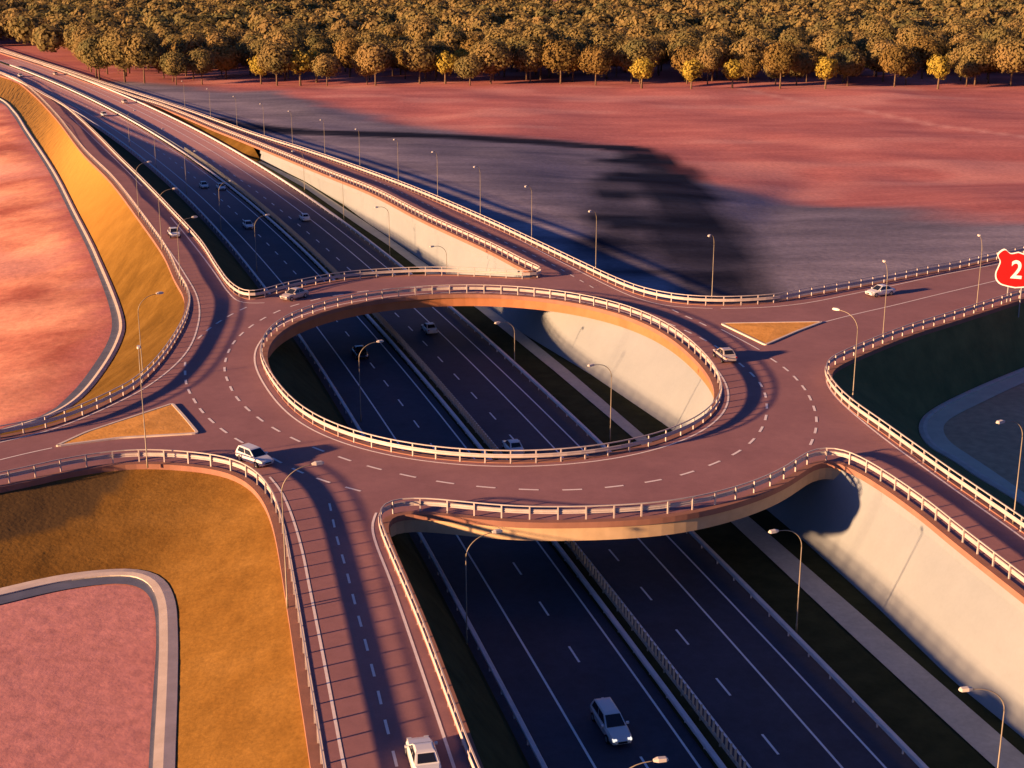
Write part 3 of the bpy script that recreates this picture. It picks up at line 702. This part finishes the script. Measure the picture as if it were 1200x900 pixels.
lamp_list = [  # base px, level, arm target px (where the head hangs over, on the same level), label, group
 ((547, 757), ZM, (600, 745), 'tall curved street lamp left of the motorway just in front of the south bridge', G_M),
 ((423, 494), ZM, (470, 486), 'curved street lamp inside the oval opening, left of the motorway', G_M),
 ((301, 318), ZM, (335, 312), 'curved street lamp left of the motorway just behind the north bridge', G_M),
 ((259, 270), ZM, (290, 266), 'second street lamp behind the north bridge, left of the motorway', G_M),
 ((219, 228), ZM, (246, 225), 'third street lamp behind the north bridge, left of the motorway', G_M),
 ((183, 197), ZM, (206, 194), 'fourth street lamp behind the north bridge, left of the motorway', G_M),
 ((152, 171), ZM, (172, 168), 'farthest street lamp in view left of the motorway', G_M),
 ((716, 1062), ZM, (761, 1056), 'street lamp whose head alone shows at the bottom edge, left of the motorway', G_M),
 ((1163, 957), ZM, (1108, 962), 'curved street lamp before the cream wall at the lower right corner', G_M),
 ((933, 742), ZM, (885, 752), 'curved street lamp before the cream wall just in front of the south bridge', G_M),
 ((715, 518), ZM, (675, 526), 'curved street lamp inside the oval opening, right of the motorway', G_M),
 ((603, 430), ZM, (568, 437), 'street lamp inside the oval opening, half hidden by the far rim', G_M),
 ((524, 356), ZM, (492, 362), 'curved street lamp against the cream wall just behind the north bridge', G_M),
 ((457, 302), ZM, (430, 307), 'second curved street lamp against the cream wall behind the north bridge', G_M),
 ((403, 259), ZM, (380, 263), 'third street lamp against the cream wall behind the north bridge', G_M),
 ((357, 225), ZM, (337, 228), 'fourth street lamp against the cream wall behind the north bridge', G_M),
 ((337, 713), 0, (400, 700), 'curved street lamp left of the bottom road, standing above the orange bank', G_D),
 ((173, 548), 0, (172, 512), 'street lamp behind the left entry island, arm over the left road', G_D),
 ((168, 446), 0, (215, 436), 'curved street lamp on the orange bank left of the roundabout', G_D),
 ((999, 470), 0, (968, 462), 'curved street lamp at the bend of the right guard rail', G_D),
 ((1034, 402), 0, (1020, 380), 'street lamp on the near side of the right road, nearest the roundabout', G_D),
 ((1144, 364), 0, (1129, 344), 'street lamp on the near side of the right road beside the red shield marker', G_D),
 ((1187, 615), 0, (1150, 625), 'curved street lamp before the dark basin at the right edge', G_D),
 ((834, 353), 0, (815, 370), 'street lamp on the far side of the roundabout, nearest the right road', G_D),
 ((698, 319), 0, (672, 334), 'street lamp on the far side of the upper slip road, first from the roundabout', G_D),
 ((623, 284), 0, (600, 297), 'street lamp on the far side of the upper slip road, second from the roundabout', G_D),
 ((563, 256), zdeck, (542, 266), 'street lamp on the far side of the upper slip road, third from the roundabout', G_D),
 ((513, 234), zdeck, (494, 243), 'street lamp on the far side of the upper slip road, fourth from the roundabout', G_D),
 ((467, 215), zdeck, (450, 223), 'street lamp on the far side of the upper slip road, fifth from the roundabout', G_D),
 ((422, 199), zdeck, (407, 206), 'street lamp on the far side of the upper slip road, sixth from the roundabout', G_D),
 ((381, 185), zdeck, (367, 191), 'street lamp on the far side of the upper slip road, seventh from the roundabout', G_D),
 ((343, 172), zdeck, (330, 178), 'street lamp on the far side of the upper slip road, eighth from the roundabout', G_D),
 ((310, 161), zdeck, (298, 166), 'street lamp on the far side of the upper slip road, ninth from the roundabout', G_D),
 ((278, 150), zdeck, (267, 155), 'street lamp on the far side of the upper slip road, tenth from the roundabout', G_D),
 ((247, 139), zdeck, (237, 144), 'street lamp on the far side of the upper slip road, eleventh from the roundabout', G_D),
 ((217, 128), zdeck, (208, 133), 'farthest street lamp in view on the upper slip road', G_D),
 ((212, 335), 0, (245, 330), 'street lamp left of the left slip road, nearest the roundabout', G_D),
 ((190, 293), zdeck, (220, 290), 'street lamp left of the left slip road beside the white car', G_D),
 ((163, 254), zdeck, (190, 251), 'third street lamp from the roundabout left of the left slip road', G_D),
]
proto = {}
for bpx, z, tpx, label, g in lamp_list:
    p, q = at(*bpx, z), at(*tpx, z); a = math.atan2(q.y - p.y, q.x - p.x)
    h = 11.6 if bpx in ((337, 713), (173, 548)) else 7.0 if bpx == (603, 430) else 10.2
    if h not in proto:
        o = make_lamp(label, g, h); proto[h] = o; o.location = p; o.rotation_euler = (0, 0, a)
    else:
        o = dup(proto[h], p, a, label, g)

# ------------------------------------------------------------------ cars
def make_car(label, paint, estate=False, lit=False, group=None):
    t = thing('car', label, 'car', group=group)
    st = [(-2.28, .42, .78, .66), (-2.18, .30, .92, .80), (-1.7, .24, .98, .87), (-.8, .22, .97, .90), (.5, .22, .95, .90), (1.05, .24, .93, .88), (1.7, .26, .84, .84), (2.12, .30, .72, .74), (2.26, .40, .60, .58)]
    vs = []; fs = []
    for x, zb, zt, w in st:
        vs += [(x, -w * .9, zb), (x, -w, zb + .18), (x, -w, zt - .14), (x, -w * .84, zt), (x, w * .84, zt), (x, w, zt - .14), (x, w, zb + .18), (x, w * .9, zb)]
    for i in range(len(st) - 1):
        for k in range(8): fs.append((i * 8 + k, i * 8 + (k + 1) % 8, i * 8 + 8 + (k + 1) % 8, i * 8 + 8 + k))
    fs += [tuple(range(8)), tuple(range(len(st) * 8 - 8, len(st) * 8))]
    b = MB().add(vs, fs)
    xb0, xb1 = (-2.12, 1.05) if estate else (-1.75, 1.05); xr0, xr1 = (-1.85, .12) if estate else (-1.0, .15)
    zb, zr_ = .90, 1.48; wb, wr = .80, .62
    lo = [Vector((xb0, -wb, zb)), Vector((xb1, -wb, zb)), Vector((xb1, wb, zb)), Vector((xb0, wb, zb))]
    hi = [Vector((xr0, -wr, zr_)), Vector((xr1, -wr, zr_)), Vector((xr1, wr, zr_)), Vector((xr0, wr, zr_))]
    mid = [Vector(((xr0 + .25), -wr * .85, zr_ + .05)), Vector((xr1 - .25, -wr * .85, zr_ + .05)), Vector((xr1 - .25, wr * .85, zr_ + .05)), Vector((xr0 + .25, wr * .85, zr_ + .05))]
    b.add(lo + hi + mid, [(i, (i + 1) % 4, 4 + (i + 1) % 4, 4 + i) for i in range(4)] + [(4 + i, 4 + (i + 1) % 4, 8 + (i + 1) % 4, 8 + i) for i in range(4)] + [(8, 9, 10, 11)])
    obj('body', b.mesh('body'), M[paint], t)
    def pane(nm, a, c, d, e, u0, u1, v0, v1):
        f = lambda u, v: (a * (1 - u) + c * u) * (1 - v) + (e * (1 - u) + d * u) * v
        n = (c - a).cross(e - a).normalized()
        ctr = f(.5, .5); n = n if n.dot(ctr - Vector((-.3, 0, 1.0))) > 0 else -n
        q = [f(u0, v0), f(u1, v0), f(u1, v1), f(u0, v1)]
        b = MB().add([p + n * .02 for p in q] + [p - n * .02 for p in q], [(0, 1, 2, 3), (4, 5, 6, 7)] + [(i, (i + 1) % 4, 4 + (i + 1) % 4, 4 + i) for i in range(4)])
        obj(nm, b.mesh(nm), M['glass'], t)
    pane('windscreen', lo[1], lo[2], hi[2], hi[1], .06, .94, .08, .93)
    pane('rear_window', lo[3], lo[0], hi[0], hi[3], .1, .9, .25, .92)
    for a, c, d, e in ((lo[0], lo[1], hi[1], hi[0]), (lo[2], lo[3], hi[3], hi[2])):
        pane('side_window', a, c, d, e, .08, .48, .16, .9); pane('side_window', a, c, d, e, .52, .92, .16, .9)
    for sx in (-1.38, 1.38):
        for sy in (-1, 1):
            w = obj('wheel', MB().tube([(sx, sy * .70, .33), (sx, sy * .915, .33)], .33, 16).mesh('tyre'), M['tyre'], t)
            obj('rim', MB().tube([(sx, sy * .88, .33), (sx, sy * .925, .33)], .20, 10).mesh('rim'), M['rim'], w)
    for sy in (-1, 1):
        obj('headlight', MB().box((2.10, sy * .56, .66), (.22, .30, .15)).mesh('headlight'), M['headlight' if lit else 'headlight_off'], t)
        obj('tail_light', MB().box((-2.20, sy * .64, .80), (.12, .24, .16)).mesh('tail_light'), M['tail'], t)
        obj('mirror', MB().box((.72, sy * .96, 1.0), (.16, .2, .13)).mesh('mirror'), M[paint], t)
    obj('grille', MB().box((2.24, 0, .52), (.08, .7, .16)).mesh('grille'), M['tyre'], t)
    return t
def mot_dir(y):
    i = min(range(1, len(MOT)), key=lambda k: abs(MOT[k].y - y)); d = MOT[i] - MOT[i - 1]; return math.atan2(d.y, d.x)   # towards the camera
cars = [  # px of the ground centre, level, heading ('to', 'away' or px it faces), kind, label
 ((299, 542), 0, (345, 561), 'estate', 'white estate car entering the roundabout by the lower left guard rail'),
 ((496, 896), 0, (482, 850), 'sedan', 'white car with dark roof glass cut off by the bottom edge on the bottom road'),
 ((716, 856), ZM, 'to', 'lit', 'white estate car with lit headlights driving towards the camera in front of the bridge'),
 ((503, 389), ZM, 'away', 'sedan', 'white car in the oval opening near its far rim'),
 ((601, 529), ZM, 'away', 'sedan', 'white car in the oval opening partly hidden by the near guard rail'),
 ((422, 418), ZM, 'to', 'dark', 'black car in the oval opening on the left carriageway'),
 ((345, 350), 0, (318, 357), 'tan', 'greyish white car on the roundabout beside the north bridge rail'),
 ((204, 277), zdeck, (232, 311), 'sedan', 'white car coming down the left slip road beside the orange bank'),
 ((239, 220), ZM, 'to', 'sedan', 'white car on the left carriageway beyond the north bridge, second lane from the median'),
 ((259, 222), ZM, 'to', 'sedan', 'white car next to the median beyond the north bridge'),
 ((291, 267), ZM, 'to', 'sedan', 'white car on the left carriageway nearest behind the north bridge'),
 ((357, 258), ZM, 'away', 'sedan', 'white car alone on the right carriageway beyond the north bridge'),
 ((849, 421), 0, (823, 402), 'tan', 'pale car circling the right side of the roundabout'),
 ((1031, 346), 0, (985, 352), 'sedan', 'white car on the far lane of the right road near the red shield marker'),
 ((122, 136), ZM, 'to', 'sedan', 'small far white car on the left carriageway before the orange bend'),
 ((146, 121), ZM, 'away', 'tan', 'small far pale car on the right carriageway beside the upper slip road end'),
 ((65, 88), ZM, 'away', 'tan', 'tiny far car on the right carriageway near the upper left corner'),
 ((24, 90), ZM, 'to', 'sedan', 'tiny far car on the left carriageway at the left edge'),
]
kinds = {'estate': ('paint_white', True, False), 'sedan': ('paint_white', False, False), 'lit': ('paint_white', True, True), 'dark': ('paint_dark', False, False), 'tan': ('paint_tan', False, False)}
cp = {}
for px, z, hd, kind, label in cars:
    p = at(*px, z)
    if callable(z): p.z = z(p.x, p.y)
    if hd == 'to': a = mot_dir(p.y)
    elif hd == 'away': a = mot_dir(p.y) + math.pi
    else:
        q = at(*hd, z); a = math.atan2(q.y - p.y, q.x - p.x)
    p.z += .01
    g = 'cars on the roads of the interchange'
    if kind not in cp:
        pnt, es, li = kinds[kind]; o = make_car(label, pnt, es, li, g); o.location = p; o.rotation_euler = (0, 0, a); cp[kind] = o; o.scale = (1.24, 1.06, 1.06) if kind == 'lit' else (1, 1, 1)
    else: o = dup(cp[kind], p, a, label, g)

# ------------------------------------------------------------------ floating route marker, stood on added posts
sp = at(1185, 353, 0) + Vector((0, -.9, 0)); sp.z = -.6
t = thing('route_marker', 'large floating red shield route marker with white border and the number 2 at the right edge, stood on added posts', 'sign', tuple(sp))
half = [(0, 2.55), (1.1, 2.30), (1.95, 2.85), (2.85, 2.0), (2.42, 1.0), (2.62, .1), (2.88, -.8), (2.72, -1.7), (2.1, -2.35), (1.1, -2.62), (0, -2.78)]
def shield(s, y0, y1):
    Q = crom([Vector((x, z, 0)) for x, z in half], .2)
    pts = [(p.x * s, p.y * s) for p in Q] + [(-p.x * s, p.y * s) for p in Q[-2:0:-1]]
    n = len(pts); cz = 4.6 + .95
    vs = [(x, y0, cz + z) for x, z in pts] + [(x, y1, cz + z) for x, z in pts]
    return MB().add(vs, [tuple(range(n)), tuple(range(n, 2 * n))[::-1]] + [(i, (i + 1) % n, n + (i + 1) % n, n + i) for i in range(n)])
obj('marker_border', shield(1.0, -.10, 0).mesh('marker_border'), M['marker_white'], t)
obj('marker_face', shield(.935, -.13, -.102).mesh('marker_face'), M['marker_red'], t)
cu = bpy.data.curves.new('digit', 'FONT'); cu.body = '2'; cu.size = 3.7; cu.extrude = .02; cu.align_x = 'CENTER'; cu.offset = .06
tmp = bpy.data.objects.new('digit_tmp', cu); COL.objects.link(tmp)
dg = bpy.context.evaluated_depsgraph_get(); dme = bpy.data.meshes.new_from_object(tmp.evaluated_get(dg)); bpy.data.objects.remove(tmp)
dme.materials.clear()
o = obj('digit', dme, M['marker_white'], t); o.rotation_euler = (R(90), 0, 0); o.location = (0, -.155, 5.55 - 1.3); o.scale = (.88, 1, 1)
for x in (-.9, .9): obj('added_post', MB().tube([(x, .08, -1.5), (x, .08, 6.4)], .09).mesh('added_post'), M['marker_back'], t)
t.rotation_euler = (0, 0, math.atan2(-sp.x, sp.y))

# ------------------------------------------------------------------ trees
def crown(seed, h, rad, nl, nq, size):
    r_ = np.random.default_rng(seed); Vs = []
    for k in range(nl):
        a = k * 2.39996 + r_.uniform(-.3, .3); u = -1 + 2 * (k + .5) / nl + r_.uniform(-.1, .1); u = max(-1, min(1, u)); q = r_.uniform(.50, .72)
        cxy = rad * q * math.sqrt(max(0, 1 - u * u)); c = np.array([cxy * math.cos(a), cxy * math.sin(a), h * .62 + u * h * .24])
        lr = rad * r_.uniform(.30, .46)
        d = r_.normal(size=(nq, 3)); d /= np.linalg.norm(d, axis=1)[:, None]
        p = c + d * lr * np.where(r_.random((nq, 1)) < .12, r_.uniform(1.1, 1.4, (nq, 1)), r_.uniform(.72, 1.1, (nq, 1))) * np.array([1, 1, .8])
        og = (p - np.array([0, 0, h * .58])) / rad
        n = d * .75 + og * .7 + r_.normal(size=(nq, 3)) * .22; n /= np.linalg.norm(n, axis=1)[:, None]
        t1 = np.cross(n, r_.normal(size=(nq, 3))); t1 /= np.linalg.norm(t1, axis=1)[:, None]; t2 = np.cross(n, t1)
        s = size * r_.uniform(.6, 1.3, (nq, 1))
        Vs.append(np.stack([p - t1 * s - t2 * s * .6, p + t1 * s - t2 * s * .6, p + t1 * s * .7 + t2 * s, p - t1 * s * .7 + t2 * s], 1).reshape(-1, 3))
    return np.concatenate(Vs)
def leafmesh(V, name):
    n = len(V) // 4; me = bpy.data.meshes.new(name)
    me.vertices.add(n * 4); me.vertices.foreach_set('co', V.astype(np.float32).ravel())
    me.loops.add(n * 4); me.loops.foreach_set('vertex_index', np.arange(n * 4, dtype=np.int32))
    me.polygons.add(n); me.polygons.foreach_set('loop_start', np.arange(0, n * 4, 4, dtype=np.int32)); me.polygons.foreach_set('loop_total', np.full(n, 4, np.int32))
    me.update(); return me
def trunk(h, rad, seed):
    r_ = random.Random(seed); b = MB()
    b.tube([(0, 0, -.5), (.05, 0, h * .2), (r_.uniform(-.3, .3), r_.uniform(-.3, .3), h * .45), (0, 0, h * .75)], [.42, .32, .22, .06])
    for k in range(6):
        a = k * 1.05 + r_.uniform(-.3, .3); z = h * r_.uniform(.28, .48)
        b.tube([(0, 0, z), (rad * .3 * math.cos(a), rad * .3 * math.sin(a), z + h * .1), (rad * .65 * math.cos(a), rad * .65 * math.sin(a), z + h * .2)], [.17, .11, .04], 6)
    return b.mesh('trunk', True)
protos = []
for k in range(7):
    h = [19, 21, 17, 20, 18, 22, 16][k]; rad = [8.6, 9.2, 7.8, 9.6, 7.6, 8.8, 8.0][k]
    cm = leafmesh(crown(100 + k, h, rad, 30, 150, .44), 'crown'); cm.materials.append(M['leaf'])
    tm = trunk(h, rad, k); tm.materials.append(M['bark']); protos.append((cm, tm))
yp = []
for k in range(3):
    cm = leafmesh(crown(200 + k, 11.5, 4.4, 18, 90, .34), 'crown'); cm.materials.append(M['leaf_yellow'])
    tm = trunk(11.5, 4.4, 50 + k); tm.materials.append(M['bark']); yp.append((cm, tm))
fprotos = []
for cm, tm in protos:
    c2 = cm.copy(); c2.materials.clear(); c2.materials.append(M['leaf_front']); fprotos.append((c2, tm))
def tree(p, pr_, s, label, group, name='broadleaf_tree'):
    t = thing(name, label, 'tree', tuple(p), random.uniform(0, 6.28), group); t.scale = (s, s, s * random.uniform(.92, 1.08))
    obj('crown', pr_[0], None, t); obj('trunk', pr_[1], None, t); return t
taken = []
def gz(u, v): p = at(u, v, ZG); return p
for u, v, s in [(113, 91, .95), (152, 86, .95), (192, 91, .85), (218, 88, .95), (265, 93, 1.0), (335, 89, .8), (410, 92, .85), (433, 94, 1.0), (475, 93, .95), (578, 95, 1.0), (556, 88, 1.1), (629, 86, 1.05), (657, 98, 1.05), (698, 99, .95), (722, 90, .9), (805, 97, 1.0), (877, 98, .75), (914, 104, .9), (945, 96, .8), (988, 97, 1.15), (1048, 102, .9), (1080, 93, .9), (1158, 96, .95), (1125, 90, .9), (20, 44, 1.0), (45, 41, 1.0)]:
    p = gz(u, v); taken.append((p.x, p.y)); tree(p, random.choice(fprotos), s * random.uniform(.78, 1.02), 'brown-gold broadleaf tree standing in the front row of the forest edge', 'front row of the forest edge')
ylab = ['between brown trees near the left end of the forest edge', 'left one of the close pair at the left forest edge', 'right one of the close pair at the left forest edge', 'left one of the pair left of the forest edge middle', 'right one of the pair left of the forest edge middle', 'standing alone right of the middle of the forest edge', 'before a big brown tree right of the forest edge middle', 'beside a small green tree at the right half of the forest edge', 'before the dense crowns at the right of the forest edge', 'nearest the right end of the forest edge']
for (u, v, s), lb in zip([(306, 98, .9), (352, 99, 1.05), (371, 96, 1.05), (522, 98, 1.0), (541, 95, 1.0), (752, 103, 1.0), (810, 106, .9), (858, 104, .9), (967, 104, .95), (1099, 104, 1.0)], ylab):
    p = gz(u, v); taken.append((p.x, p.y)); tree(p, random.choice(yp), s * 1.2, 'small yellow tree ' + lb, 'small yellow trees on the forest edge', 'yellow_tree')
cand = []
for y in np.arange(632, 1200, 14.5):
    for x in np.arange(-.40 * y - 40, .40 * y + 40, 15.0):
        px_, py_ = x + random.uniform(-6.5, 6.5), y + random.uniform(-6.5, 6.5)
        u = 600 + FOC * px_ / (py_ * CT + 59 * ST)
        if u < 115:                           # clearing beside the road in the upper left corner
            lim = 640 + (115 - u) * 2.1
            if py_ < min(lim, 850): continue
        if any((px_ - a) ** 2 + (py_ - c) ** 2 < 85 for a, c in taken): continue
        if random.random() < .07: continue
        cand.append((py_, px_))
cand.sort()
for i, (py_, px_) in enumerate(cand[:270]):
    tree(Vector((px_, py_, ZG)), random.choice(protos), random.uniform(.66, 1.12), 'brown and olive broadleaf tree among the packed crowns of the forest', 'packed trees of the forest')
far = []
base = [crown(300 + k, 19, 8.8, 20, 40, .85) for k in range(5)]
for py_, px_ in cand[270:]:
    a = random.uniform(0, 6.28); s = random.uniform(.72, 1.15); Rm = np.array([[math.cos(a), -math.sin(a), 0], [math.sin(a), math.cos(a), 0], [0, 0, 1]])
    far.append((random.choice(base) @ Rm.T) * s + np.array([px_, py_, ZG]))
o = obj('forest', leafmesh(np.concatenate(far), 'forest'), M['leaf']); o['kind'] = 'stuff'; o['label'] = 'dense mass of autumn trees filling the top of the picture'; o['category'] = 'forest'

# ------------------------------------------------------------------ camera and light
cam = bpy.data.cameras.new('camera'); co = bpy.data.objects.new('camera', cam); COL.objects.link(co)
cam.sensor_width = 36; cam.lens = 36 * FOC / 1200; cam.clip_end = 12000; cam.clip_start = .5
co.location = (0, 0, HC); co.rotation_euler = (math.pi / 2 - TH, 0, 0); SC.camera = co
EL = R(10.0); AZ = math.atan2(-.89, -.455)    # azimuth from +Y towards +X
S = Vector((math.sin(AZ) * math.cos(EL), math.cos(AZ) * math.cos(EL), math.sin(EL)))
su = bpy.data.lights.new('sun', 'SUN'); su.energy = 5; su.angle = R(1.6); su.color = (1.0, .56, .27)
so = bpy.data.objects.new('sun', su); COL.objects.link(so); so.rotation_euler = S.to_track_quat('Z', 'Y').to_euler()
w = bpy.data.worlds.new('World'); SC.world = w; w.use_nodes = True
nt = w.node_tree; bg = nt.nodes['Background']; sky = nt.nodes.new('ShaderNodeTexSky'); sky.sky_type = 'NISHITA'
sky.sun_disc = False; sky.sun_elevation = EL; sky.sun_rotation = AZ; sky.air_density = 1.0; sky.dust_density = 1.0; sky.ozone_density = 5.0
bg.inputs['Strength'].default_value = .05
tint = nt.nodes.new('ShaderNodeMix'); tint.data_type = 'RGBA'; tint.blend_type = 'MULTIPLY'; tint.inputs[0].default_value = 1.0
tint.inputs[7].default_value = (.60, .58, .86, 1)
nt.links.new(sky.outputs['Color'], tint.inputs[6]); nt.links.new(tint.outputs[2], bg.inputs['Color'])
SC.view_settings.view_transform = 'Standard'; SC.view_settings.look = 'None'; SC.view_settings.gamma = 1; SC.view_settings.exposure = 1.7
SC.render.engine = 'CYCLES'
